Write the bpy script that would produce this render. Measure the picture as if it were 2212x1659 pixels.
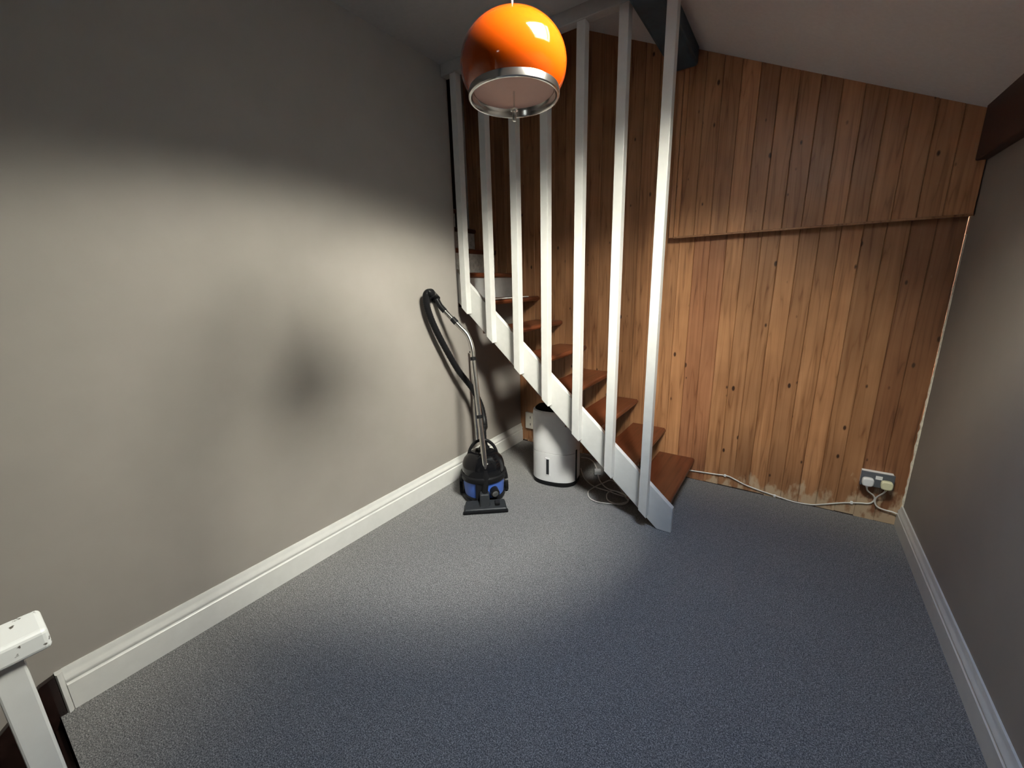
import bpy, bmesh, math, random
from mathutils import Vector, Matrix
import numpy as np

# ------------------------------------------------------------------ clear
for o in list(bpy.data.objects):
    bpy.data.objects.remove(o, do_unlink=True)
SC = bpy.context.scene
COL = SC.collection
random.seed(7)

# ------------------------------------------------------------------ camera
FPX, YAW, PITCH, ROLL = 877.18, -0.6026, 0.2448, -0.0247
CAM = Vector((1.9545, 0.0, 1.4262))
D = 2.9714          # timber wall plane (y)
W = 2.6105          # right wall plane (x); left wall is x = 0
ZC = 2.726          # flat ceiling


def cam_basis():
    f = Vector((math.sin(YAW) * math.cos(PITCH), math.cos(YAW) * math.cos(PITCH), -math.sin(PITCH)))
    r = Vector((math.cos(YAW), -math.sin(YAW), 0))
    u = r.cross(f)
    c, s = math.cos(ROLL), math.sin(ROLL)
    return (c * r + s * u), (-s * r + c * u), f


CR, CU, CF = cam_basis()
cd = bpy.data.cameras.new('camera')
cam = bpy.data.objects.new('camera', cd)
COL.objects.link(cam)
m = Matrix((CR, CU, -CF)).transposed().to_4x4()
m.translation = CAM
cam.matrix_world = m
cd.sensor_fit = 'HORIZONTAL'
cd.sensor_width = 36.0
cd.lens = FPX / 2212 * 36.0
cd.clip_start = 0.02
SC.camera = cam


def ray(x, y):
    return CF + CR * ((x - 1106) / FPX) - CU * ((y - 829.5) / FPX)


def on(x, y, ax, v):
    d = ray(x, y)
    return CAM + d * ((v - CAM[ax]) / d[ax])


def at(x, y, depth):
    return CAM + ray(x, y) * depth


# ------------------------------------------------------------------ world and sun
world = bpy.data.worlds.new('world')
SC.world = world
world.use_nodes = True
wt_ = world.node_tree
bg = wt_.nodes['Background']
# hazy sky: dark band added low down to keep upper walls dim, warm-white haze above it all round, blue and dimmer overhead
wg = wt_.nodes.new('ShaderNodeTexCoord')
wsep = wt_.nodes.new('ShaderNodeSeparateXYZ')
wrp = wt_.nodes.new('ShaderNodeValToRGB')
SKY = [(0.0, (0.03, 0.03, 0.03)), (0.30, (0.04, 0.04, 0.04)), (0.40, (1.0, 0.92, 0.80)), (0.74, (1.0, 0.92, 0.81)), (0.845, (0.15, 0.19, 0.27)), (1.0, (0.09, 0.12, 0.19))]
el = wrp.color_ramp.elements
while len(el) > 1: el.remove(el[-1])
el[0].position, el[0].color = SKY[0][0], (*SKY[0][1], 1)
for p_, c_ in SKY[1:]:
    e_ = el.new(p_); e_.color = (*c_, 1)
wt_.links.new(wg.outputs['Generated'], wsep.inputs[0])
wt_.links.new(wsep.outputs['Z'], wrp.inputs[0])
wt_.links.new(wrp.outputs[0], bg.inputs[0])
bg.inputs[1].default_value = 300.0



def sun_lamp(name, to, ang, energy, col):
    ld = bpy.data.lights.new(name, 'SUN')
    o = bpy.data.objects.new(name, ld)
    COL.objects.link(o)
    ld.energy, ld.angle, ld.color = energy, math.radians(ang), col
    o.rotation_euler = Vector(to).normalized().to_track_quat('Z', 'Y').to_euler()
    o.location = (4, 0, 5)


# sun behind thin cloud: a broad bright glow
sun_lamp('veiled_sun', (0.62, -0.29, 0.715), 48, 105.0, (1.0, 0.91, 0.80))

SC.view_settings.view_transform = 'Standard'
SC.view_settings.look = 'None'
SC.view_settings.gamma = 1.0
SC.view_settings.use_curve_mapping = False
SC.view_settings.exposure = -0.22

# skylight opening in the sloping ceiling and rear window opening
SKX0, SKX1, SKY0, SKY1 = 1.70, 2.16, 0.82, 1.32
RWX0, RWX1, RWZ0, RWZ1 = 1.30, 1.70, 1.30, 1.60
YB = -3.2


def zs(x):            # sloping ceiling height
    return 3.052 - 0.467 * (x - 0.607)


def portal(name, loc, normal, sx, sy):
    ld = bpy.data.lights.new(name, 'AREA')
    ld.shape = 'RECTANGLE'
    ld.size, ld.size_y = sx, sy
    ld.cycles.is_portal = True
    o = bpy.data.objects.new(name, ld)
    COL.objects.link(o)
    o.location = loc
    o.rotation_euler = Vector(normal).to_track_quat('-Z', 'Y').to_euler()
    return o


SLN = Vector((0.467, 0, 1)).normalized()
portal('daylight_portal_roof', Vector(((SKX0 + SKX1) / 2, (SKY0 + SKY1) / 2, zs((SKX0 + SKX1) / 2) + 0.25)) , -SLN, 0.80, 0.70)
portal('daylight_portal_rear', Vector(((RWX0 + RWX1) / 2, YB - 0.13, (RWZ0 + RWZ1) / 2)), (0, 1, 0), RWX1 - RWX0, RWZ1 - RWZ0)

# ------------------------------------------------------------------ materials
MAT = {}


def nodes_of(name):
    mt = bpy.data.materials.new(name)
    mt.use_nodes = True
    nt = mt.node_tree
    b = nt.nodes['Principled BSDF']
    return mt, nt, b


def N(nt, t, **kw):
    n = nt.nodes.new(t)
    for k, v in kw.items():
        setattr(n, k, v)
    return n


def ramp(nt, stops):
    n = nt.nodes.new('ShaderNodeValToRGB')
    e = n.color_ramp.elements
    while len(e) > 1:
        e.remove(e[-1])
    e[0].position, e[0].color = stops[0][0], (*stops[0][1], 1)
    for p_, c in stops[1:]:
        x = e.new(p_)
        x.color = (*c, 1)
    return n


def simple(name, col, rough=0.5, metal=0.0, var=0.06, scale=30.0, bump=0.0, coat=0.0, spec=0.5):
    mt, nt, b = nodes_of(name)
    geo = N(nt, 'ShaderNodeNewGeometry')
    no = N(nt, 'ShaderNodeTexNoise')
    no.inputs['Scale'].default_value = scale
    no.inputs['Detail'].default_value = 4
    nt.links.new(geo.outputs['Position'], no.inputs['Vector'])
    lo = tuple(max(0, c * (1 - var)) for c in col)
    hi = tuple(min(1, c * (1 + var)) for c in col)
    rp = ramp(nt, [(0.3, lo), (0.7, hi)])
    nt.links.new(no.outputs['Fac'], rp.inputs[0])
    nt.links.new(rp.outputs[0], b.inputs['Base Color'])
    b.inputs['Roughness'].default_value = rough
    b.inputs['Metallic'].default_value = metal
    b.inputs['Coat Weight'].default_value = coat
    b.inputs['Specular IOR Level'].default_value = spec
    if bump:
        bp = N(nt, 'ShaderNodeBump')
        bp.inputs['Strength'].default_value = bump
        bp.inputs['Distance'].default_value = 0.002
        nt.links.new(no.outputs['Fac'], bp.inputs['Height'])
        nt.links.new(bp.outputs[0], b.inputs['Normal'])
    MAT[name] = mt
    return mt


simple('wall_paint', (0.270, 0.247, 0.230), 0.75, var=0.03, scale=6, bump=0.05, spec=0.3)
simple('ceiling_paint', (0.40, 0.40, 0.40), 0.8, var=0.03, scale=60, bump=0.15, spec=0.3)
simple('white_gloss', (0.60, 0.60, 0.585), 0.32, var=0.03, scale=25, bump=0.05)
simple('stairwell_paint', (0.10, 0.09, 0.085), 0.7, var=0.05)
simple('grey_paint', (0.42, 0.42, 0.42), 0.6, var=0.05)
simple('worn_white', (0.62, 0.61, 0.58), 0.6, var=0.25, scale=40)
simple('beam_blue_glare', (0.035, 0.066, 0.095), 0.45, var=0.2, scale=12)  # dark beam with the bluish skylight glare mixed into its base colour
simple('maroon_beam', (0.045, 0.022, 0.020), 0.5, var=0.2, scale=12)
simple('backing_dark', (0.035, 0.018, 0.010), 0.8)
simple('plaster', (0.70, 0.66, 0.56), 0.85, var=0.2, scale=60, bump=0.5)
simple('black_plastic', (0.010, 0.010, 0.011), 0.28, var=0.1, spec=0.12)
simple('black_gloss', (0.005, 0.005, 0.006), 0.10, var=0.1, spec=0.35)
simple('black_rubber', (0.009, 0.009, 0.010), 0.35, var=0.1, spec=0.12)
simple('black_matte', (0.006, 0.006, 0.006), 0.7, var=0.1, spec=0.08)
simple('ceiling_paint_lit', (0.74, 0.74, 0.75), 0.8, var=0.03, scale=60, bump=0.15, spec=0.3)  # paler copy of the ceiling paint, brightness near the skylight put into the colour
simple('charcoal_plastic', (0.022, 0.024, 0.027), 0.38, var=0.1, spec=0.25)
simple('blue_plastic', (0.06, 0.14, 0.50), 0.28, var=0.05)
simple('chrome', (0.80, 0.79, 0.76), 0.17, metal=1.0, var=0.02)
simple('white_plastic', (0.64, 0.64, 0.65), 0.30, var=0.02)
simple('grey_plastic', (0.45, 0.46, 0.48), 0.4, var=0.02)
simple('plug_white', (0.85, 0.86, 0.88), 0.35, var=0.02)
simple('plug_cream', (0.78, 0.76, 0.52), 0.35, var=0.02)
simple('socket_grey', (0.11, 0.12, 0.14), 0.42, var=0.05)
simple('cable_white', (0.76, 0.74, 0.70), 0.5, var=0.05)
simple('cable_grey', (0.48, 0.47, 0.45), 0.5, var=0.05)
simple('orange_shade', (0.40, 0.053, 0.0015), 0.08, var=0.02, coat=0.5)
simple('pink_diffuser', (0.93, 0.56, 0.44), 0.5, var=0.02)
simple('cream_socket', (0.72, 0.69, 0.62), 0.4, var=0.02)
simple('dark_stain', (0.014, 0.007, 0.006), 0.16, var=0.4, scale=30, coat=0.3)
simple('cord_white', (0.75, 0.74, 0.72), 0.5)


def carpet():
    mt, nt, b = nodes_of('carpet')
    geo = N(nt, 'ShaderNodeNewGeometry')
    n1 = N(nt, 'ShaderNodeTexNoise'); n1.inputs['Scale'].default_value = 270; n1.inputs['Detail'].default_value = 3
    n2 = N(nt, 'ShaderNodeTexVoronoi'); n2.inputs['Scale'].default_value = 190
    n3 = N(nt, 'ShaderNodeTexNoise'); n3.inputs['Scale'].default_value = 2.5
    for n in (n1, n2, n3):
        nt.links.new(geo.outputs['Position'], n.inputs['Vector'])
    r1 = ramp(nt, [(0.36, (0.072, 0.078, 0.080)), (0.5, (0.178, 0.174, 0.173)), (0.63, (0.36, 0.35, 0.34))])
    nt.links.new(n1.outputs['Fac'], r1.inputs[0])
    r2 = ramp(nt, [(0.0, (0.62, 0.62, 0.63)), (1.0, (1.15, 1.15, 1.15))])
    nt.links.new(n2.outputs['Color'], r2.inputs[0])
    mx = N(nt, 'ShaderNodeMix', data_type='RGBA', blend_type='MULTIPLY')
    mx.inputs['Factor'].default_value = 1
    nt.links.new(r1.outputs[0], mx.inputs['A'])
    nt.links.new(r2.outputs[0], mx.inputs['B'])
    nt.links.new(mx.outputs['Result'], b.inputs['Base Color'])
    b.inputs['Roughness'].default_value = 0.95
    b.inputs['Specular IOR Level'].default_value = 0.1
    b.inputs['Sheen Weight'].default_value = 0.15
    bp = N(nt, 'ShaderNodeBump')
    bp.inputs['Strength'].default_value = 0.7
    bp.inputs['Distance'].default_value = 0.004
    nt.links.new(n1.outputs['Fac'], bp.inputs['Height'])
    nt.links.new(bp.outputs[0], b.inputs['Normal'])
    MAT['carpet'] = mt


carpet()


def pine(name, light, mid, dark, low_stain=True, rough=0.42):
    mt, nt, b = nodes_of(name)
    L = nt.links.new
    geo = N(nt, 'ShaderNodeNewGeometry')
    oi = N(nt, 'ShaderNodeObjectInfo')
    # per-board offset so that the grain changes from board to board
    comb = N(nt, 'ShaderNodeCombineXYZ')
    mul = N(nt, 'ShaderNodeMath', operation='MULTIPLY'); mul.inputs[1].default_value = 37.0
    L(oi.outputs['Random'], mul.inputs[0])
    L(mul.outputs[0], comb.inputs['Y']); L(mul.outputs[0], comb.inputs['Z'])
    add = N(nt, 'ShaderNodeVectorMath', operation='ADD')
    L(geo.outputs['Position'], add.inputs[0]); L(comb.outputs[0], add.inputs[1])
    mp = N(nt, 'ShaderNodeMapping'); mp.inputs['Scale'].default_value = (48, 1.0, 1.5)
    L(add.outputs[0], mp.inputs['Vector'])
    g1 = N(nt, 'ShaderNodeTexNoise'); g1.inputs['Scale'].default_value = 1.0; g1.inputs['Detail'].default_value = 5
    g1.inputs['Distortion'].default_value = 0.6
    L(mp.outputs[0], g1.inputs['Vector'])
    # cathedral figure
    mp2 = N(nt, 'ShaderNodeMapping'); mp2.inputs['Scale'].default_value = (14, 1.0, 0.9)
    L(add.outputs[0], mp2.inputs['Vector'])
    g2 = N(nt, 'ShaderNodeTexNoise'); g2.inputs['Scale'].default_value = 1.0; g2.inputs['Detail'].default_value = 2
    L(mp2.outputs[0], g2.inputs['Vector'])
    m8 = N(nt, 'ShaderNodeMath', operation='MULTIPLY'); m8.inputs[1].default_value = 14
    L(g2.outputs['Fac'], m8.inputs[0])
    sn = N(nt, 'ShaderNodeMath', operation='PINGPONG'); sn.inputs[1].default_value = 1.0
    L(m8.outputs[0], sn.inputs[0])
    pw = N(nt, 'ShaderNodeMath', operation='POWER'); pw.inputs[1].default_value = 3.5
    L(sn.outputs[0], pw.inputs[0])
    mixg = N(nt, 'ShaderNodeMath', operation='MULTIPLY_ADD'); mixg.inputs[1].default_value = 0.26
    L(pw.outputs[0], mixg.inputs[0]); L(g1.outputs['Fac'], mixg.inputs[2])
    rp = ramp(nt, [(0.30, light), (0.64, mid), (0.98, dark)])
    L(mixg.outputs[0], rp.inputs[0])
    # knots
    mp3 = N(nt, 'ShaderNodeMapping'); mp3.inputs['Scale'].default_value = (13, 0.001, 6.5)
    L(add.outputs[0], mp3.inputs['Vector'])
    vo = N(nt, 'ShaderNodeTexVoronoi'); vo.inputs['Scale'].default_value = 1.0
    L(mp3.outputs[0], vo.inputs['Vector'])
    sep = N(nt, 'ShaderNodeSeparateColor'); L(vo.outputs['Color'], sep.inputs[0])
    ksz = N(nt, 'ShaderNodeMapRange'); ksz.inputs[1].default_value = 0.25; ksz.inputs[2].default_value = 1.0
    ksz.inputs[3].default_value = 0.045; ksz.inputs[4].default_value = 0.105
    L(sep.outputs[0], ksz.inputs[0]); ksz.clamp = False
    kd = N(nt, 'ShaderNodeMath', operation='SUBTRACT'); L(ksz.outputs[0], kd.inputs[0]); L(vo.outputs['Distance'], kd.inputs[1])
    km = N(nt, 'ShaderNodeMapRange'); km.inputs[1].default_value = -0.035; km.inputs[2].default_value = 0.02
    L(kd.outputs[0], km.inputs[0])
    mk_ = N(nt, 'ShaderNodeMix', data_type='RGBA'); L(km.outputs[0], mk_.inputs['Factor'])
    L(rp.outputs[0], mk_.inputs['A']); mk_.inputs['B'].default_value = (0.055, 0.022, 0.010, 1)
    # per-board tone
    tone = N(nt, 'ShaderNodeMapRange'); tone.inputs[3].default_value = 0.80; tone.inputs[4].default_value = 1.16
    L(oi.outputs['Random'], tone.inputs[0])
    tv = N(nt, 'ShaderNodeCombineColor')
    L(tone.outputs[0], tv.inputs[0]); L(tone.outputs[0], tv.inputs[1]); L(tone.outputs[0], tv.inputs[2])
    mt2 = N(nt, 'ShaderNodeMix', data_type='RGBA', blend_type='MULTIPLY'); mt2.inputs['Factor'].default_value = 1
    L(mk_.outputs['Result'], mt2.inputs['A']); L(tv.outputs[0], mt2.inputs['B'])
    # patchy old finish
    pn = N(nt, 'ShaderNodeTexNoise'); pn.inputs['Scale'].default_value = 3.0; pn.inputs['Detail'].default_value = 3
    L(add.outputs[0], pn.inputs['Vector'])
    pr_ = ramp(nt, [(0.35, (0.84, 0.80, 0.78)), (0.65, (1.08, 1.06, 1.04))])
    L(pn.outputs['Fac'], pr_.inputs[0])
    mt3 = N(nt, 'ShaderNodeMix', data_type='RGBA', blend_type='MULTIPLY'); mt3.inputs['Factor'].default_value = 1
    L(mt2.outputs['Result'], mt3.inputs['A']); L(pr_.outputs[0], mt3.inputs['B'])
    out = mt3.outputs['Result']
    if low_stain:
        # stripped / plaster-splashed feet of the boards
        sp = N(nt, 'ShaderNodeSeparateXYZ'); L(geo.outputs['Position'], sp.inputs[0])
        hn = N(nt, 'ShaderNodeTexNoise'); hn.inputs['Scale'].default_value = 16; hn.inputs['Detail'].default_value = 4
        mp4 = N(nt, 'ShaderNodeMapping'); mp4.inputs['Scale'].default_value = (1.0, 1, 0.45)
        L(geo.outputs['Position'], mp4.inputs[0]); L(mp4.outputs[0], hn.inputs['Vector'])
        h1 = N(nt, 'ShaderNodeMapRange'); h1.inputs[1].default_value = 0.0; h1.inputs[2].default_value = 0.30
        h1.inputs[3].default_value = 0.30; h1.inputs[4].default_value = -0.12
        L(sp.outputs['Z'], h1.inputs[0])
        hx = N(nt, 'ShaderNodeMapRange'); hx.inputs[1].default_value = 1.5; hx.inputs[2].default_value = 2.6
        hx.inputs[3].default_value = -0.13; hx.inputs[4].default_value = 0.12
        L(sp.outputs['X'], hx.inputs[0])
        a1 = N(nt, 'ShaderNodeMath', operation='ADD'); L(h1.outputs[0], a1.inputs[0]); L(hx.outputs[0], a1.inputs[1])
        a2 = N(nt, 'ShaderNodeMath', operation='ADD'); L(a1.outputs[0], a2.inputs[0]); L(hn.outputs['Fac'], a2.inputs[1])
        a3 = N(nt, 'ShaderNodeMapRange'); a3.inputs[1].default_value = 0.66; a3.inputs[2].default_value = 0.76
        a3.inputs[4].default_value = 0.75
        L(a2.outputs[0], a3.inputs[0])
        m5 = N(nt, 'ShaderNodeMix', data_type='RGBA'); L(a3.outputs[0], m5.inputs['Factor'])
        L(out, m5.inputs['A']); m5.inputs['B'].default_value = (0.60, 0.47, 0.32, 1)
        out = m5.outputs['Result']
    L(out, b.inputs['Base Color'])
    b.inputs['Roughness'].default_value = rough
    bp = N(nt, 'ShaderNodeBump'); bp.inputs['Strength'].default_value = 0.25; bp.inputs['Distance'].default_value = 0.0015
    L(mixg.outputs[0], bp.inputs['Height']); L(bp.outputs[0], b.inputs['Normal'])
    MAT[name] = mt


pine('pine_board', (0.50, 0.262, 0.132), (0.40, 0.195, 0.090), (0.18, 0.072, 0.030))
pine('pine_board_brown', (0.30, 0.146, 0.074), (0.24, 0.110, 0.053), (0.11, 0.045, 0.022))
pine('pine_board_red', (0.40, 0.192, 0.100), (0.32, 0.142, 0.070), (0.13, 0.050, 0.024))
pine('tread_wood', (0.18, 0.054, 0.023), (0.14, 0.040, 0.016), (0.068, 0.017, 0.008), low_stain=False, rough=0.3)


def glass_mat():
    mt, nt, b = nodes_of('window_glass')
    nt.nodes.remove(b)
    tr = N(nt, 'ShaderNodeBsdfTransparent'); tr.inputs[0].default_value = (0.93, 0.96, 0.95, 1)
    gl = N(nt, 'ShaderNodeBsdfGlossy'); gl.inputs['Roughness'].default_value = 0.02
    mx = N(nt, 'ShaderNodeMixShader'); mx.inputs[0].default_value = 0.06
    nt.links.new(tr.outputs[0], mx.inputs[1]); nt.links.new(gl.outputs[0], mx.inputs[2])
    nt.links.new(mx.outputs[0], nt.nodes['Material Output'].inputs[0])
    MAT['window_glass'] = mt


glass_mat()


def chipped():
    mt, nt, b = nodes_of('chipped_white')
    geo = N(nt, 'ShaderNodeNewGeometry')
    n1 = N(nt, 'ShaderNodeTexNoise'); n1.inputs['Scale'].default_value = 55; n1.inputs['Detail'].default_value = 5
    nt.links.new(geo.outputs['Position'], n1.inputs['Vector'])
    r1 = ramp(nt, [(0.66, (0.66, 0.67, 0.66)), (0.69, (0.08, 0.07, 0.06))])
    nt.links.new(n1.outputs['Fac'], r1.inputs[0])
    nt.links.new(r1.outputs[0], b.inputs['Base Color'])
    b.inputs['Roughness'].default_value = 0.4
    MAT['chipped_white'] = mt


chipped()

# ------------------------------------------------------------------ mesh helpers
ORG = {}


def mk(name, vf, mat, parent=None, bevel=0.0, smooth=None, kind=None, seg=2):
    verts, faces = vf
    vs = np.array([tuple(v) for v in verts], float)
    lo, hi = vs.min(0), vs.max(0)
    c = np.array([(lo[0] + hi[0]) / 2, (lo[1] + hi[1]) / 2, lo[2]])
    me = bpy.data.meshes.new(name)
    me.from_pydata([tuple(v) for v in (vs - c)], [], [tuple(f) for f in faces])
    bm = bmesh.new(); bm.from_mesh(me)
    bmesh.ops.recalc_face_normals(bm, faces=bm.faces)
    bm.to_mesh(me); bm.free()
    me.materials.append(MAT[mat])
    o = bpy.data.objects.new(name, me)
    COL.objects.link(o)
    ORG[o.name] = c
    if parent is not None:
        o.parent = parent
        o.location = tuple(c - ORG[parent.name])
    else:
        o.location = tuple(c)
    if smooth:
        me.shade_smooth()
        me.set_sharp_from_angle(angle=math.radians(smooth))
    if bevel:
        md = o.modifiers.new('bevel', 'BEVEL')
        md.width = bevel; md.segments = seg; md.limit_method = 'ANGLE'
    if kind:
        o['kind'] = kind
    return o


def empty(name, loc):
    o = bpy.data.objects.new(name, None)
    COL.objects.link(o)
    o.location = tuple(loc)
    o.empty_display_size = 0.1
    ORG[o.name] = np.array(tuple(loc), float)
    return o


def tag(o, label, cat=None, group=None, kind=None):
    if label: o['label'] = label
    if cat: o['category'] = cat
    if group: o['group'] = group
    if kind: o['kind'] = kind
    return o


def join(*vfs):
    V, F = [], []
    for v, f in vfs:
        n = len(V)
        V += [tuple(x) for x in v]
        F += [tuple(i + n for i in ff) for ff in f]
    return V, F


def box(x0, x1, y0, y1, z0, z1):
    v = [(x0, y0, z0), (x1, y0, z0), (x1, y1, z0), (x0, y1, z0), (x0, y0, z1), (x1, y0, z1), (x1, y1, z1), (x0, y1, z1)]
    f = [(0, 3, 2, 1), (4, 5, 6, 7), (0, 1, 5, 4), (1, 2, 6, 5), (2, 3, 7, 6), (3, 0, 4, 7)]
    return v, f


def prism(poly, axis, a, b):
    """poly: list of 2-D points in the two other axes (cyclic order x,y,z without axis)."""
    n = len(poly)
    V = []
    for t in (a, b):
        for p_ in poly:
            q = list(p_)
            q.insert(axis, t)
            V.append(tuple(q))
    F = [tuple(range(n)), tuple(range(2 * n - 1, n - 1, -1))]
    for i in range(n):
        j = (i + 1) % n
        F.append((i, j, n + j, n + i))
    return V, F


def obox(c, ex, ey, ez):
    """box from base centre c, half axis vectors ex, ey and full up vector ez"""
    c, ex, ey, ez = map(Vector, (c, ex, ey, ez))
    v = [c - ex - ey, c + ex - ey, c + ex + ey, c - ex + ey]
    v += [p_ + ez for p_ in v]
    return v, [(0, 3, 2, 1), (4, 5, 6, 7), (0, 1, 5, 4), (1, 2, 6, 5), (2, 3, 7, 6), (3, 0, 4, 7)]


def spline(pts, n=8):
    pts = [Vector(p_) for p_ in pts]
    out = []
    for i in range(len(pts) - 1):
        p0 = pts[max(i - 1, 0)]; p1 = pts[i]; p2 = pts[i + 1]; p3 = pts[min(i + 2, len(pts) - 1)]
        for k in range(n):
            t = k / n
            out.append(0.5 * ((2 * p1) + (p2 - p0) * t + (2 * p0 - 5 * p1 + 4 * p2 - p3) * t * t + (3 * p1 - p0 - 3 * p2 + p3) * t ** 3))
    out.append(pts[-1])
    return out


def tube(pts, r, seg=10, caps=True, ring=None):
    pts = [Vector(p_) for p_ in pts]
    rad = r if callable(r) else (lambda i: r)
    V, F = [], []
    t0 = (pts[1] - pts[0]).normalized()
    up = Vector((0, 0, 1)) if abs(t0.z) < 0.9 else Vector((1, 0, 0))
    nrm = (up - t0 * up.dot(t0)).normalized()
    for i, p_ in enumerate(pts):
        if i == 0: t = (pts[1] - pts[0])
        elif i == len(pts) - 1: t = pts[-1] - pts[-2]
        else: t = pts[i + 1] - pts[i - 1]
        t.normalize()
        nrm = (nrm - t * nrm.dot(t)).normalized()
        bn = t.cross(nrm)
        for k in range(seg):
            a = 2 * math.pi * k / seg
            V.append(p_ + (nrm * math.cos(a) + bn * math.sin(a)) * rad(i))
    for i in range(len(pts) - 1):
        for k in range(seg):
            k2 = (k + 1) % seg
            F.append((i * seg + k, i * seg + k2, (i + 1) * seg + k2, (i + 1) * seg + k))
    if caps:
        F.append(tuple(range(seg - 1, -1, -1)))
        F.append(tuple(range((len(pts) - 1) * seg, len(pts) * seg)))
    return V, F


def lathe(c, prof, seg=48, axis=None, close=False):
    """prof: list of (r, h). axis default +z"""
    c = Vector(c)
    V, F = [], []
    for r, h in prof:
        for k in range(seg):
            a = 2 * math.pi * k / seg
            V.append(c + Vector((r * math.cos(a), r * math.sin(a), h)))
    n = len(prof)
    for i in range(n - 1 if not close else n):
        j = (i + 1) % n
        for k in range(seg):
            k2 = (k + 1) % seg
            F.append((i * seg + k, i * seg + k2, j * seg + k2, j * seg + k))
    if not close:
        if prof[0][0] > 1e-4: F.append(tuple(range(seg - 1, -1, -1)))
        if prof[-1][0] > 1e-4: F.append(tuple(range((n - 1) * seg, n * seg)))
    return V, F


# ------------------------------------------------------------------ room shell
YW = 2.20            # near edge of the stair opening in the left wall
fl = mk('floor', prism([(0, 0.0), (.984, 0.0), (.984, YB), (W, YB), (W, D), (0, D)], 2, -0.06, 0.0), 'carpet', kind='structure')
tag(fl, 'flecked blue-grey carpet covering the floor', 'floor')

wl = mk('wall_left', prism([(YB, -2.4), (0.0, -2.4), (0.0, -0.06), (D, -0.06), (D, 1.265), (YW, 1.265), (YW, ZC + 0.1), (YB, ZC + 0.1)], 0, -0.12, 0.0), 'wall_paint', kind='structure')
tag(wl, 'taupe grey painted wall behind the vacuum cleaner', 'wall')
wr = mk('wall_right', box(W, W + 0.12, YB, D, -0.06, 2.14), 'wall_paint', kind='structure')
tag(wr, 'grey painted wall on the right under the sloping ceiling', 'wall')
# rear wall with window opening
rear = join(box(-0.12, RWX0, YB - 0.12, YB, -2.4, 3.0), box(RWX1, W + 0.12, YB - 0.12, YB, -2.4, 3.0),
            box(RWX0, RWX1, YB - 0.12, YB, -2.4, RWZ0), box(RWX0, RWX1, YB - 0.12, YB, RWZ1, 3.0))
wb = mk('wall_rear', rear, 'stairwell_paint', kind='structure')
tag(wb, 'grey painted wall with a window at the rear of the room', 'wall')
# wall behind the timber boards
wt = mk('wall_back', prism([(-1.1, -0.06), (W + 0.12, -0.06), (W + 0.12, 2.3), (-1.1, 4.1)], 1, D + 0.014, D + 0.12), 'backing_dark', kind='structure')
tag(wt, 'timber-boarded end wall of narrow knotty pine planks', 'wall')

# flat ceiling
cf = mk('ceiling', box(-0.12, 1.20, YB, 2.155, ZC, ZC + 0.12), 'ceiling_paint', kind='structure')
tag(cf, 'off-white flat ceiling above the grey wall', 'ceiling')


def slope_mesh():
    X0, X1, Y0, Y1 = -1.1, W + 0.12, YB - 0.12, D + 0.12
    th = 0.19
    # splayed skylight reveal: lower opening and upper opening
    lo = [(SKX0, SKY0), (SKX1, SKY0), (SKX1, SKY1), (SKX0, SKY1)]
    hi = [(SKX0 - 0.01, SKY0 - 0.04), (SKX1 + 0.10, SKY0 - 0.04), (SKX1 + 0.10, SKY1 - 0.02), (SKX0 - 0.01, SKY1 - 0.02)]
    ou = [(X0, Y0), (X1, Y0), (X1, Y1), (X0, Y1)]
    V = [(x, y, zs(x)) for x, y in ou] + [(x, y, zs(x)) for x, y in lo] + [(x, y, zs(x) + th) for x, y in ou] + [(x, y, zs(x) + th) for x, y in hi]
    F = []
    for i in range(4):
        j = (i + 1) % 4
        F += [(i, j, 4 + j, 4 + i), (8 + j, 8 + i, 12 + i, 12 + j), (i, 8 + i, 8 + j, j), (4 + i, 4 + j, 12 + j, 12 + i)]
    return V, F


cs = mk('ceiling_slope', slope_mesh(), 'ceiling_paint_lit', kind='structure')
tag(cs, 'off-white sloping ceiling running down to the right wall', 'ceiling')

# skylight
hx0, hx1, hy0, hy1 = SKX0 - 0.01, SKX1 + 0.10, SKY0 - 0.04, SKY1 - 0.02
w1 = empty('window_1', (hx0, hy0, zs(hx0) + 0.19)); tag(w1, 'roof window set in the sloping ceiling', 'window', kind='structure')


def sbar(x0, x1, y0, y1, h0, h1):
    v = [(x, y, zs(x) + h) for h in (h0, h1) for x, y in ((x0, y0), (x1, y0), (x1, y1), (x0, y1))]
    return v, [(0, 3, 2, 1), (4, 5, 6, 7), (0, 1, 5, 4), (1, 2, 6, 5), (2, 3, 7, 6), (3, 0, 4, 7)]


fr = 0.025
mk('window_frame', join(sbar(hx0, hx1, hy0, hy0 + fr, .15, .23), sbar(hx0, hx1, hy1 - fr, hy1, .15, .23),
                        sbar(hx0, hx0 + fr, hy0 + fr, hy1 - fr, .15, .23), sbar(hx1 - fr, hx1, hy0 + fr, hy1 - fr, .15, .23)), 'white_gloss', w1)
mk('pane', sbar(hx0 + fr, hx1 - fr, hy0 + fr, hy1 - fr, .185, .190), 'window_glass', w1)

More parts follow.
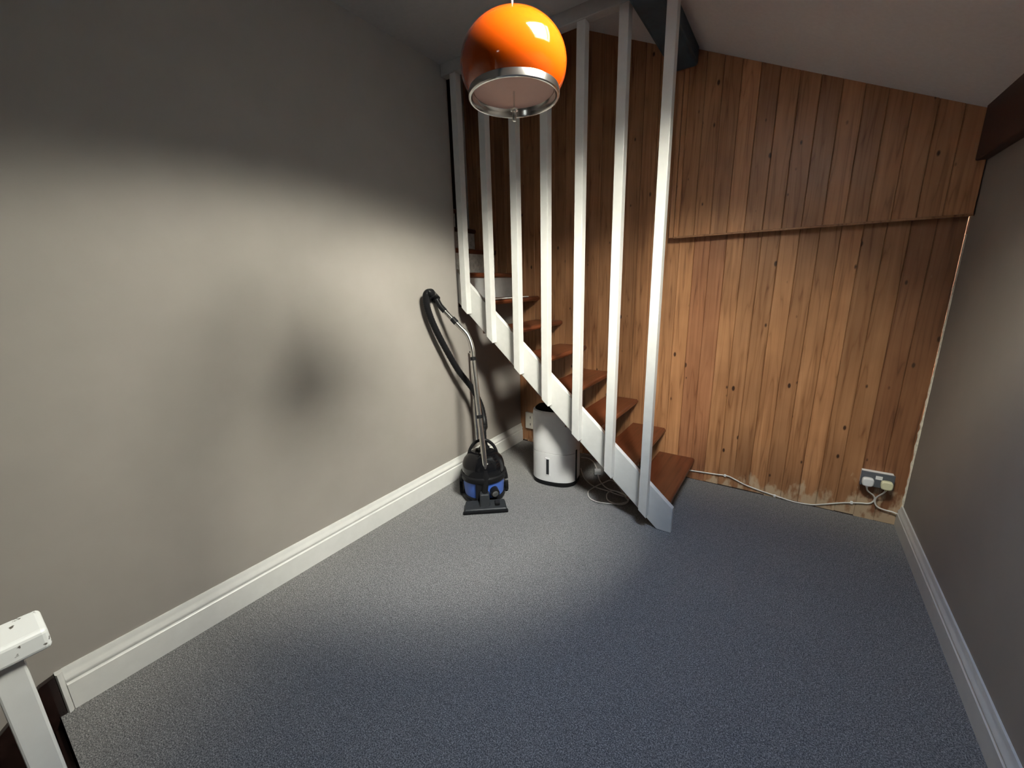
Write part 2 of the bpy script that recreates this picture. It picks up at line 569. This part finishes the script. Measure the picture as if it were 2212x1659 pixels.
# rear window
w2 = empty('window_2', ((RWX0 + RWX1) / 2, YB - 0.06, RWZ0)); tag(w2, 'white-framed window in the rear wall', 'window', kind='structure')
yb0, yb1 = YB - 0.09, YB - 0.03
mk('window_frame', join(box(RWX0, RWX0 + .05, yb0, yb1, RWZ0, RWZ1), box(RWX1 - .05, RWX1, yb0, yb1, RWZ0, RWZ1),
                        box(RWX0 + .05, RWX1 - .05, yb0, yb1, RWZ0, RWZ0 + .05), box(RWX0 + .05, RWX1 - .05, yb0, yb1, RWZ1 - .05, RWZ1),
                        box((RWX0 + RWX1) / 2 - .03, (RWX0 + RWX1) / 2 + .03, yb0, yb1, RWZ0 + .05, RWZ1 - .05)), 'white_gloss', w2)
mid = (RWX0 + RWX1) / 2
mk('pane', box(RWX0 + .05, mid - .03, YB - .062, YB - .058, RWZ0 + .05, RWZ1 - .05), 'window_glass', w2)
mk('pane', box(mid + .03, RWX1 - .05, YB - .062, YB - .058, RWZ0 + .05, RWZ1 - .05), 'window_glass', w2)

# upper stairwell behind the left wall
us = join(box(-1.1, -1.0, YW, D + .014, 1.0, 4.0), box(-1.0, -0.12, YW - 0.1, YW, 1.0, 4.0), box(-1.0, -0.125, YW, D + .012, 1.08, 1.16),
          prism([(-1.0, ZC + .1), (1.19, ZC + .1), (1.19, zs(1.19)), (-1.0, zs(-1.0))], 1, YW - 0.05, YW))
uw = mk('wall_stairwell', us, 'stairwell_paint', kind='structure'); tag(uw, 'dim enclosing walls of the stairwell above the stairs', 'wall')
dj = mk('trim_2', box(-0.56, -0.505, D - 0.06, D - 0.002, 1.55, 3.3), 'grey_paint', kind='structure', bevel=.003)
tag(dj, 'grey upright door jamb at the top of the stairs', 'trim')

# lower stairwell lining
lw = join(box(.984, 1.06, YB, -0.0, -2.4, -0.061), box(0.0, 1.06, 0.0, 0.06, -2.4, -0.061), box(0, 1.06, YB, 0.06, -2.5, -2.4))
lwo = mk('wall_lower_stairwell', lw, 'stairwell_paint', kind='structure'); tag(lwo, 'lining of the stairwell leading down', 'wall')

# header along the stair opening, beams
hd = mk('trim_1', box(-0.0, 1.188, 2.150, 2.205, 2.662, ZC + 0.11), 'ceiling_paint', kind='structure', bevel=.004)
tag(hd, 'white-painted header board that the balusters rise to', 'trim')
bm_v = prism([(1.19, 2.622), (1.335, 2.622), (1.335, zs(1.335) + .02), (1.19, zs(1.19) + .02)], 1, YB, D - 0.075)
bb = mk('ceiling_beam', bm_v, 'beam_blue_glare', bevel=.018, seg=3); tag(bb, 'dark beam with bluish skylight glare in its colour, under the ceiling behind the white balusters', 'beam', kind='structure')
pb = mk('ceiling_beam', prism([(2.565, 1.915), (W, 1.915), (W, zs(W) + .02), (2.565, zs(2.565) + .02)], 1, YB, D - 0.075), 'maroon_beam', bevel=.006)
tag(pb, 'dark maroon beam along the top of the right wall', 'beam', kind='structure')

# skirting boards (profile in thickness t and height z, run along y)


def skirt(name, x, sgn, h, y0, y1, parent=None):
    pr = [(0, 0), (.020, 0), (.020, h * .62), (.0175, h * .635), (.0150, h * .665), (.0165, h * .70), (.0185, h * .725), (.0175, h * .77),
          (.0120, h * .83), (.0090, h * .89), (.0085, h * .955), (.0065, h), (0, h)]
    return mk(name, prism([(x + sgn * a, b) for a, b in pr], 1, y0, y1), 'white_gloss', parent, smooth=40)


bl = skirt('baseboard_left', 0.0, 1, 0.1646, 0.036, D - .002); tag(bl, 'white moulded skirting board along the left grey wall', 'skirting', kind='structure')
ret = [(0, 0.018), (.020, 0.018), (.026, 0.022), (.024, 0.030), (.016, 0.036), (0, 0.036)]
mk('end_return', prism(ret, 2, -0.004, 0.163), 'white_gloss', bl, smooth=40)
br = skirt('baseboard_right', W, -1, 0.129, YB + .01, D - .004); tag(br, 'white moulded skirting board along the right wall', 'skirting', kind='structure')
# ragged plaster bead in the corner of timber wall and right wall
V, F = [], []
nb = 60
for i in range(nb + 1):
    z = 0.06 + (1.60 - 0.06) * i / nb
    w_ = (0.0035 + 0.005 * random.random()) * (1.6 - 0.9 * i / nb)
    V += [(W - w_, D - 0.004, z), (W - w_ * .5, D - .008 - w_ * .35, z), (W, D - .006 - w_ * .8, z)]
for i in range(nb):
    a = 3 * i
    F += [(a, a + 1, a + 4, a + 3), (a + 1, a + 2, a + 5, a + 4)]
mk('plaster_bead', (V, F), 'plaster', wr)

# ------------------------------------------------------------------ timber boards
PW = 0.0935


def board(x0, x1, z0, z1a, z1b, yf, th, parent, mat='pine_board'):
    """vertical V-edged board, front at yf (faces -y); top follows z1a..z1b"""
    c = 0.0032
    prof = [(x0 + .0004, yf + th), (x0 + .0004, yf + c), (x0 + c, yf), (x1 - c, yf), (x1 - .0004, yf + c), (x1 - .0004, yf + th)]
    n = len(prof)
    def zt(x): return z1a + (z1b - z1a) * (x - x0) / (x1 - x0)
    V = [(x, y, z0) for x, y in prof] + [(x, y, zt(x)) for x, y in prof]
    F = [tuple(range(n)), tuple(range(2 * n - 1, n - 1, -1))] + [(i, (i + 1) % n, n + (i + 1) % n, n + i) for i in range(n)]
    return mk('plank', (V, F), mat, parent)


# joints read from the photograph near x = 1.565 .. 2.61, continued leftwards with the same board width
x = 1.565
left_edges = []
while x > -0.6:
    left_edges.append(x); x -= PW
xs = sorted(left_edges)
x = xs[-1]
while x + PW < W - 0.02:
    x += PW; xs.append(x)
xs.append(W - 0.003)
for a, b in zip(xs[:-1], xs[1:]):
    dz = random.uniform(0.0, 0.012)
    top_a, top_b = zs(a) + .01, zs(b) + .01
    if a > 1.27: top_a = top_b = 1.75
    mt_ = 'pine_board'
    if a > 2.36: mt_ = 'pine_board_brown'              # the two dark-stained boards in the right corner
    elif 1.36 < a < 1.54: mt_ = 'pine_board_red'       # reddish boards beside the foot of the stairs
    board(a, b, dz, top_a, top_b, D + random.uniform(-.0012, .0012), 0.0138, wt, mt_)

# boxed-in section
BXF = D - 0.058
bx = mk('boxing', prism([(1.240, 1.688), (W - .002, 1.688), (W - .002, zs(W) - .0), (1.240, zs(1.24) + 0.0)], 1, BXF + .014, D - .002), 'pine_board', wt)
ux = [1.256, 1.286]
while ux[-1] + PW < W - 0.03: ux.append(ux[-1] + PW)
ux.append(W - .004)
for a, b in zip(ux[:-1], ux[1:]):
    board(a, b, 1.690, zs(a), zs(b), BXF + random.uniform(-.001, .001), 0.0138, bx)
mk('edge_strip', box(1.228, 1.255, BXF - .004, BXF + .016, 1.683, zs(1.228)), 'pine_board', bx, bevel=.002)
mk('bottom_strip', box(1.2555, W - .004, BXF - .001, BXF + .018, 1.679, 1.6895), 'pine_board', bx, bevel=.002)

# ------------------------------------------------------------------ staircase
ST = empty('staircase', (0.75, 2.58, 0)); tag(ST, 'open-tread staircase with white stringer and tall white balusters', 'staircase')
RISE, GO, NX0, NZ0 = 0.1915, 0.2145, 1.497, 0.163
YS0, YS1 = 2.203, 2.236
sl_ = 0.888


def ztop(x): return 0.156 + (1.524 - x) * sl_
def zbot(x): return 0.002 + (1.441 - x) * 0.897


xe = -0.02
mk('stringer', prism([(1.441, 0.001), (1.524, 0.001), (1.524, ztop(1.524)), (xe, ztop(xe)), (xe, zbot(xe))], 1, YS0, YS1), 'white_gloss', ST, bevel=.003)
for k in range(11):
    nx, nz = NX0 - GO * k, NZ0 + RISE * k
    dep = 0.245 if k else 0.25
    y0 = YS1 + .0015 if nx - .02 > 0 else YW + .002
    y1 = D - 0.003
    nr = .012
    tv = prism([(nx - dep, nz - .036), (nx - nr, nz - .036), (nx - .003, nz - .028), (nx, nz - .018), (nx - .003, nz - .007), (nx - nr, nz), (nx - dep, nz)], 1, y0, y1)
    t = mk('tread', tv, 'tread_wood', ST, smooth=30)
    if k == 6:
        mk('nosing_strip', box(nx - .035, nx + .002, y0 + .01, y1 - .17, nz + .0005, nz + .008), 'worn_white', ST, bevel=.002)
    if k >= 7:
        rv = box(nx - .030, nx - .018, y0 + .002, y1 - .002, nz - RISE + .002, nz - .037)
        mk('riser', rv, 'grey_paint' if k == 7 else 'worn_white', ST)
bx_left = [on(a, y, 1, 2.152)[0] for a, y in ((988, 500), (1042, 500), (1103, 500), (1167.5, 560), (1239, 560), (1321.6, 495), (1412.6, 495))]
for i, xl in enumerate(bx_left):
    xr = xl + 0.047
    zt_ = 2.661 if xr < 1.19 else zs(xr) - .003
    zb_ = lambda q: 0.504 + (0.916 - q) * 0.897
    mk('baluster', prism([(xl, zb_(xl)), (xr, zb_(xr)), (xr, zt_), (xl, zt_)], 1, 2.153, YS0 - .0005), 'white_gloss', ST, bevel=.002)

# ------------------------------------------------------------------ lower stair and its rail (near left corner)
LS = empty('lower_staircase', (0.5, -0.9, -2.39)); tag(LS, 'dark-stained stairs leading down beside the left wall', 'staircase')
for k in range(1, 10):
    z = -0.205 * k
    y1 = -0.002 - 0.235 * (k - 1)
    mk('tread', box(.024, .980, y1 - .26, y1, z - .035, z), 'dark_stain', LS, bevel=.006)
    mk('riser', box(.024, .980, y1 - .02, y1 - .004, z + .001, z + .1685), 'dark_stain', LS)
mk('wall_string', prism([(-0.003, -.28), (-0.003, .002), (0.0165, .002), (0.0165, .160), (-0.02, .150), (-2.25, -1.79), (-2.25, -2.15)], 0, .001, .022), 'dark_stain', LS, bevel=.002)

RL = empty('stair_rail', (1.012, -0.03, 0)); tag(RL, 'chipped white handrail on a square post in the near left corner', 'handrail')
mk('handrail', box(.972, 1.049, -2.6, 0.018, .884, .920), 'chipped_white', RL, bevel=.007, seg=3)
mk('newel_post', box(.990, 1.037, -.0475, -.0125, 0.001, .8835), 'white_gloss', RL, bevel=.003)
for k in range(1, 8):
    y = -.03 - .33 * k
    mk('rail_post', box(.992, 1.035, y - .017, y + .017, 0.001, .8835), 'white_gloss', RL, bevel=.003)

# ------------------------------------------------------------------ pendant lamp
LR = 0.140
LC = at(1109, 143, 1.075)
LP = empty('pendant_lamp', tuple(LC - Vector((0, 0, .13)))); tag(LP, 'glossy orange globe pendant lamp with a chrome rim', 'lamp')
OB = 0.82                                   # the globe is slightly flattened
TILT = Matrix.Rotation(math.radians(-1.5), 3, Vector((CR.x, CR.y, 0)).normalized())


def tilt(vf):                               # the lamp hangs a little askew, its mouth towards the room
    return [LC + TILT @ (Vector(v) - LC) for v in vf[0]], vf[1]


a0 = math.radians(-33)
prof = [(LR * math.cos(a0 + (math.pi / 2 - .03 - a0) * i / 40), OB * LR * math.sin(a0 + (math.pi / 2 - .03 - a0) * i / 40)) for i in range(41)]
inner = [((LR - .003) * math.cos(a0 + (math.pi / 2 - .03 - a0) * i / 40), OB * (LR - .003) * math.sin(a0 + (math.pi / 2 - .03 - a0) * i / 40)) for i in range(40, -1, -1)]
mk('globe_shade', tilt(lathe(LC, prof + inner, 72, close=True)), 'orange_shade', LP, smooth=50)
rb = LR * math.cos(a0); hb = OB * LR * math.sin(a0); ht = OB * LR
mk('chrome_rim', tilt(lathe(LC, [(rb + .0030, hb + .004), (rb + .0042, hb - .003), (rb + .0042, hb - .013), (rb + .002, hb - .0155), (rb - .002, hb - .0155), (rb - .004, hb - .012), (rb - .004, hb + .003)], 72, close=True)), 'chrome', LP, smooth=40)
mk('reflector', tilt(lathe(LC, [(rb - .005, hb - .011), (rb - .007, hb - .004), (rb - .009, hb + .006), (rb - .010, hb + .0075), (rb - .006, hb + .0075), (rb - .0045, hb - .004)], 72, close=True)), 'chrome', LP, smooth=60)
mk('diffuser', tilt(lathe(LC, [(0.0005, hb + .004), (rb - .0105, hb + .004), (rb - .0105, hb + .007), (0.0005, hb + .007)], 64)), 'pink_diffuser', LP)
mk('pull_rod', tilt(lathe(LC, [(.0040, hb - .068), (.0052, hb - .066), (.0052, hb - .044), (.0100, hb - .043), (.0100, hb - .039), (.0026, hb - .038), (.0026, hb + .0035)], 20)), 'chrome', LP, smooth=40)
mk('top_cap', tilt(lathe(LC, [(.012, ht - .003), (.012, ht + .010), (.005, ht + .020), (.0028, ht + .022)], 24)), 'chrome', LP, smooth=40)
ctop = LC + TILT @ Vector((0, 0, ht + .015))
mk('cord', tube([ctop, Vector((ctop.x, ctop.y, ZC - .02))], .0026, 8), 'cord_white', LP, smooth=60)
mk('ceiling_rose', lathe((ctop.x, ctop.y, ZC), [(.006, -.034), (.022, -.030), (.040, -.012), (.042, -.0005)], 32), 'white_plastic', LP, smooth=40)

# ------------------------------------------------------------------ vacuum cleaner
VC = Vector((0.335, 1.985, 0))
VA = Vector((CAM.x - VC.x, CAM.y - VC.y, 0)).normalized()      # towards the viewer
VB = Vector((-VA.y, VA.x, 0))                                   # to the viewer's right
VAC = empty('vacuum_cleaner', tuple(VC)); tag(VAC, 'black and blue tub vacuum cleaner with chrome wand and black hose', 'vacuum cleaner')


def vl(f, s, z): return VC + VA * f + VB * s + Vector((0, 0, z))


body = mk('tub', lathe(VC, [(.120, .022), (.130, .028), (.134, .05), (.142, .158), (.143, .166)], 56), 'blue_plastic', VAC, smooth=40)
mk('bumper', lathe(VC, [(.124, .012), (.140, .014), (.145, .024), (.143, .040), (.132, .044), (.124, .04)], 56, close=True), 'black_plastic', VAC, smooth=40)
mk('rim_band', lathe(VC, [(.142, .152), (.152, .155), (.157, .168), (.155, .188), (.146, .196), (.136, .194), (.136, .156)], 56, close=True), 'black_plastic', VAC, smooth=40)
mk('motor_head', lathe(VC, [(.143, .192), (.144, .225), (.140, .252), (.130, .277), (.114, .296), (.104, .304), (.100, .312), (.082, .322), (.05, .328), (.0005, .330)], 56), 'black_gloss', VAC, smooth=40)
mk('switch_panel', obox(vl(.085, 0.03, .296), VB * .030, VA * .014, (0, 0, .016)), 'charcoal_plastic', VAC, bevel=.004)
# carry handle: arch over the head
arch = [vl(-0.02, .098 * math.cos(t), .272 + .128 * math.sin(t)) for t in [math.pi * i / 24 for i in range(25)]]
mk('carry_handle', tube(arch, .0105, 12), 'black_plastic', VAC, smooth=60)
for s in (-1, 1):
    mk('wheel', tube([vl(-.06, s * .146, .062), vl(-.06, s * .168, .062)], .060, 28), 'black_plastic', VAC, smooth=40)
    mk('clip', obox(vl(0.03, s * .147, .135), VA * .018, VB * .010, (0, 0, .055)), 'black_plastic', VAC, bevel=.004)
    mk('castor', tube([vl(.115, s * .075 - .012, .0185), vl(.115, s * .075 + .012, .0185)], .018, 18), 'black_plastic', VAC, smooth=40)
mk('hose_port', tube([vl(.120, .062, .098), vl(.162, .070, .094)], .030, 24), 'black_plastic', VAC, smooth=40)
mk('port_ring', tube([vl(.160, .0695, .094), vl(.167, .071, .093)], .021, 24), 'chrome', VAC, smooth=40)
mk('front_panel', obox(vl(.136, -.020, .040), VB * .036, VA * .010, (0, 0, .128)), 'black_plastic', VAC, bevel=.006)
# floor nozzle
NF = (on(1001, 1110, 2, 0) + on(1098, 1108, 2, 0)) / 2
NC = NF - VA * .045


def nl(f, s, z): return NC + VA * f + VB * s + Vector((0, 0, z))


nz = empty('floor_nozzle', tuple(NC)) if False else None
hw = .140
nozv = [nl(.045, -hw, .004), nl(.045, hw, .004), nl(-.050, hw * .97, .004), nl(-.050, -hw * .97, .004),
        nl(.038, -hw * .97, .026), nl(.038, hw * .97, .026), nl(-.048, hw * .90, .046), nl(-.048, -hw * .90, .046)]
nozf = [(0, 3, 2, 1), (4, 5, 6, 7), (0, 1, 5, 4), (1, 2, 6, 5), (2, 3, 7, 6), (3, 0, 4, 7)]
noz = mk('floor_nozzle', (nozv, nozf), 'charcoal_plastic', VAC, bevel=.008, seg=3)
mk('nozzle_bumper', obox(nl(.042, 0, .0005), VB * .1435, VA * .012, (0, 0, .018)), 'black_rubber', noz, bevel=.005)
neckb = [nl(.020, -.036, .020), nl(.020, .030, .020), nl(-.040, .030, .040), nl(-.040, -.036, .040), nl(-.010, -.034, .100), nl(-.010, .028, .100), nl(-.048, .028, .110), nl(-.048, -.034, .110)]
mk('nozzle_neck', (neckb, nozf), 'charcoal_plastic', noz, bevel=.008, seg=3)
mk('pedal', obox(nl(-.004, .078, .036), VB * .016, VA * .022, (0, 0, .016)), 'black_plastic', noz, bevel=.004)
# wand: depth runs from the nozzle to a point close to the left wall
pA = nl(-.035, -.004, .10)


def dep_of(P): return (P - CAM).dot(CF)


dA = dep_of(pA)
pTop = on(925, 630, 0, .075)
dT = dep_of(pTop)


def wpt(px, py):
    t = max(0.0, min(1.0, (1060 - py) / (1060 - 640)))
    return at(px, py, dA + (dep_of(on(968, 678, 0, .105)) - dA) * t)


w0, w1_, w2_ = wpt(1049, 1020), wpt(1036, 900), wpt(1022, 775)
mk('wand_socket', tube([pA - Vector((0, 0, .02)), wpt(1050, 1034), w0 + (w1_ - w0) * .03], .0205, 18), 'black_plastic', VAC, smooth=50)
mk('lower_wand', tube([w0, w1_], .0175, 18), 'chrome', VAC, smooth=60)
mk('wand_joint', tube([w1_ + (w0 - w1_) * .03, w1_ - (w0 - w1_) * .03], .0200, 18), 'black_plastic', VAC, smooth=60)
mk('upper_wand', tube([w1_, w2_], .0165, 18), 'chrome', VAC, smooth=60)
mk('wand_joint', tube([w2_ + (w1_ - w2_) * .03, w2_ - (w1_ - w2_) * .03], .0190, 18), 'black_plastic', VAC, smooth=60)
bend = spline([w2_, wpt(1020, 752), wpt(1010, 724), wpt(992, 704), wpt(972, 684), wpt(958, 669)], 6)
mk('bent_wand', tube(bend, .0165, 18), 'chrome', VAC, smooth=60)
mk('bleed_slider', tube([at(986, 698, dep_of(bend[-8]) - .006), at(977, 688, dep_of(bend[-5]) - .006)], .019, 16), 'black_plastic', VAC, smooth=60)
h0 = bend[-3]
hA, hB, hC_ = wpt(951, 661), wpt(943, 647), wpt(935, 638)
mk('hose_grip', tube(spline([h0, hA, hB], 4), .0185, 18), 'black_plastic', VAC, smooth=60)
mk('hose_cuff', tube(spline([hB, hC_, on(930, 633, 0, .085)], 4), .0275, 18), 'black_plastic', VAC, smooth=60)
hose = spline([on(934, 637, 0, .09), on(926, 631, 0, .078), on(920, 640, 0, .066), on(924, 668, 0, .062), on(938, 705, 0, .064), on(962, 752, 0, .075), on(990, 800, 0, .095),
               on(1022, 842, 0, .13), on(1040, 880, 0, .18), on(1047, 920, 0, .235), vl(-.05, .01, .46), vl(-.045, .012, .335)], 14)
mk('hose', tube(hose, lambda i: .0205 + (.0012 if i % 2 else -.0006), 14), 'black_rubber', VAC, smooth=60)
mk('hose_swivel', lathe(vl(-.045, .012, .322), [(.036, 0), (.036, .014), (.024, .030), (.022, .05)], 28), 'black_plastic', VAC, smooth=40)
# spare straight tube leaning behind the body
s0, s1 = on(1027, 958, 0, .075), on(1018, 762, 0, .020 + .018)
mk('spare_tube', tube([Vector((.085, s0.y + .005, .0)) + Vector((0, .01, .26)), s1], .0125, 16), 'chrome', VAC, smooth=60)
mk('tube_end', tube([s1, s1 + (s1 - s0).normalized() * .012], .0145, 16), 'black_plastic', VAC, smooth=60)

# ------------------------------------------------------------------ dehumidifier
DH = empty('dehumidifier', (0.66, 2.445, 0)); tag(DH, 'white dehumidifier with black base standing under the stairs', 'dehumidifier')
DX = Vector((0.985, 0.17, 0)).normalized()
DYv = Vector((-DX.y, DX.x, 0))
DC = Vector((0.642, 2.455, 0))


def dplan(n=48, hw=.165, front=.125, back=.105, grow=0.0):
    pts = []
    for k in range(n):
        a = 2 * math.pi * k / n
        c, s = math.cos(a), math.sin(a)
        if s < 0:
            e = 2.5; r = front + grow
        else:
            e = 5.0; r = back + grow
        x = math.copysign(abs(c) ** (2 / e), c) * (hw + grow)
        y = math.copysign(abs(s) ** (2 / e), s) * r
        pts.append(DC + DX * x + DYv * y)
    return pts


def dloft(levels):
    V, F = [], []
    n = 48
    for g, z in levels:
        V += [p_ + Vector((0, 0, z)) for p_ in dplan(n, grow=g)]
    for i in range(len(levels) - 1):
        for k in range(n):
            k2 = (k + 1) % n
            F.append((i * n + k, i * n + k2, (i + 1) * n + k2, (i + 1) * n + k))
    F.append(tuple(range(n - 1, -1, -1)))
    F.append(tuple(range((len(levels) - 1) * n, len(levels) * n)))
    return V, F


mk('base', dloft([(-.004, .001), (.001, .004), (.001, .026), (-.004, .030)]), 'black_plastic', DH, smooth=40)
mk('tank_front', dloft([(-.004, .0305), (.0, .034), (.0, .246), (-.002, .248)]), 'white_plastic', DH, smooth=40)
mk('casing', dloft([(-.002, .2495), (0, .2515), (0, .520), (-.004, .545), (-.012, .552)]), 'white_plastic', DH, smooth=40)
mk('top_panel', dloft([(-.016, .5525), (-.016, .556), (-.022, .558)]), 'black_matte', DH, smooth=40)
# water level window, outlined
fp = on(1182, 1008, 1, 2.325)
wd = DYv
fw = DC - DYv * (.1235) + DX * (-0.020)
mk('level_surround', obox(fw + Vector((0, 0, .080)), DX * .018, DYv * .0045, (0, 0, .135)), 'white_plastic', DH, bevel=.002)
mk('level_window', obox(fw - DYv * .0035 + Vector((0, 0, .090)), DX * .010, DYv * .003, (0, 0, .115)), 'charcoal_plastic', DH, bevel=.001)
mk('side_slot', obox(DC + DX * .163 - DYv * .035 + Vector((0, 0, .035)), DX * .0045, DYv * .010, (0, 0, .235)), 'black_plastic', DH, bevel=.002)

# ------------------------------------------------------------------ sockets, plugs and cables
SO = empty('wall_socket', (2.472, D - .02, .228)); tag(SO, 'dark grey double wall socket low on the timber wall', 'socket')
sx0, sx1, sz0, sz1 = 2.398, 2.545, .230, .318
mk('back_box', box(sx0 + .003, sx1 - .003, D - .040, D - .0015, sz0 + .003, sz1 - .003), 'plug_white', SO, bevel=.003)
mk('face_plate', box(sx0, sx1, D - .050, D - .0405, sz0, sz1), 'socket_grey', SO, bevel=.003)
mk('label_tab', box(2.462, 2.492, D - .0525, D - .0502, .280, .302), 'plug_white', SO, bevel=.001)


def plug(xc, zc, mat, label):
    pl = []
    for k in range(20):
        a = 2 * math.pi * k / 20
        c, s = math.cos(a), math.sin(a)
        pl.append((xc + math.copysign(abs(c) ** .6, c) * .026, zc + math.copysign(abs(s) ** .6, s) * (.024 if s > 0 else .027)))
    e = empty('plug', (xc, D - .06, zc - .027)); tag(e, label, 'plug')
    mk('plug_body', prism(pl, 1, D - .082, D - .0505), mat, e, bevel=.006, smooth=50)
    mk('cord_grip', tube([(xc, D - .066, zc - .025), (xc, D - .066, zc - .036)], .006, 12), mat, e, smooth=40)
    return e


plug(2.430, .264, 'plug_white', 'white plug in the left of the grey double socket')
plug(2.512, .262, 'plug_cream', 'cream plug in the right of the grey double socket')
yc = D - .0075
c1 = [(2.430, D - .066, .228), (2.440, D - .050, .200), (2.474, D - .022, .165), (2.482, D - .014, .135), (2.465, yc, .105), (2.42, yc, .094), (2.346, yc, .072), (2.26, yc, .036), (2.193, yc, .012),
      (2.10, yc - .004, .008), (2.02, yc, .016), (1.92, yc, .030), (1.828, yc, .048), (1.76, yc, .072), (1.711, yc, .085), (1.62, yc, .077), (1.478, yc, .066), (1.40, yc - .01, .062), (1.30, yc - .02, .05)]
cb = mk('power_cable', tube(spline(c1, 8), .0042, 8), 'cable_white', smooth=60)
tag(cb, 'white cable clipped along the foot of the timber wall to the stairs', 'cable')
for px, pz in ((1.700, .086), (2.386, .088), (2.0, .018)):
    mk('cable_clip', box(px - .006, px + .006, D - .0135, D - .0015, pz - .010, pz + .006), 'plug_white', cb, bevel=.001)
c2 = [(2.512, D - .066, .226), (2.505, D - .050, .200), (2.488, D - .025, .160), (2.486, D - .018, .125), (2.502, D - .016, .098), (2.535, D - .016, .088), (2.565, D - .018, .088), (2.5865, D - .022, .084)]
c2o = mk('power_cable', tube(spline(c2, 8), .0042, 8), 'cable_white', smooth=60)
tag(c2o, 'short white cable from the cream plug to the right corner', 'cable')

S2 = empty('wall_socket', (0.115, D - .02, .135)); tag(S2, 'cream wall socket on the timber wall beside the dehumidifier', 'socket')
mk('face_plate', box(.066, .155, D - .026, D - .0015, .138, .288), 'cream_socket', S2, bevel=.003)
for z in (.170, .235):
    mk('socket_hole', box(.116, .121, D - .0275, D - .0255, z, z + .022), 'black_plastic', S2)

# extension lead coiled behind the dehumidifier
zc_ = .006
cc = [on(x_, y_, 2, zc_ + dz) for x_, y_, dz in [(1256, 988, .03), (1270, 990, .05), (1282, 998, .05), (1289, 1012, .03), (1291, 1024, .006), (1297, 1040, .004), (1312, 1055, .0), (1335, 1063, .008), (1352, 1075, .0),
                                                 (1356, 1084, .0), (1340, 1090, .0), (1315, 1082, .004), (1311, 1068, .012), (1322, 1060, .012), (1345, 1066, .016), (1358, 1078, .01), (1350, 1086, .006), (1322, 1088, .0), (1290, 1084, .0), (1273, 1075, .0),
                                                 (1271, 1062, .0), (1284, 1052, .008), (1305, 1042, .012), (1320, 1037, .006), (1333, 1046, .0), (1344, 1062, .0), (1352, 1072, .0), (1340, 1070, .006), (1312, 1060, .0), (1282, 1050, .0), (1262, 1032, .0), (1255, 1012, .0)]]
cc = [Vector((p_.x, min(p_.y, D - .03), max(p_.z, zc_))) for p_ in cc]
ext = mk('extension_lead', tube(spline(cc, 7), .0043, 8), 'cable_grey', smooth=60)
tag(ext, 'grey cable lying in loose loops under the stairs', 'cable')
pc = on(1291, 1022, 2, .012)
mk('connector', obox(pc + Vector((0, 0, -.006)), Vector((.022, .012, 0)), Vector((-.010, .020, 0)), (0, 0, .034)), 'grey_plastic', ext, bevel=.005)
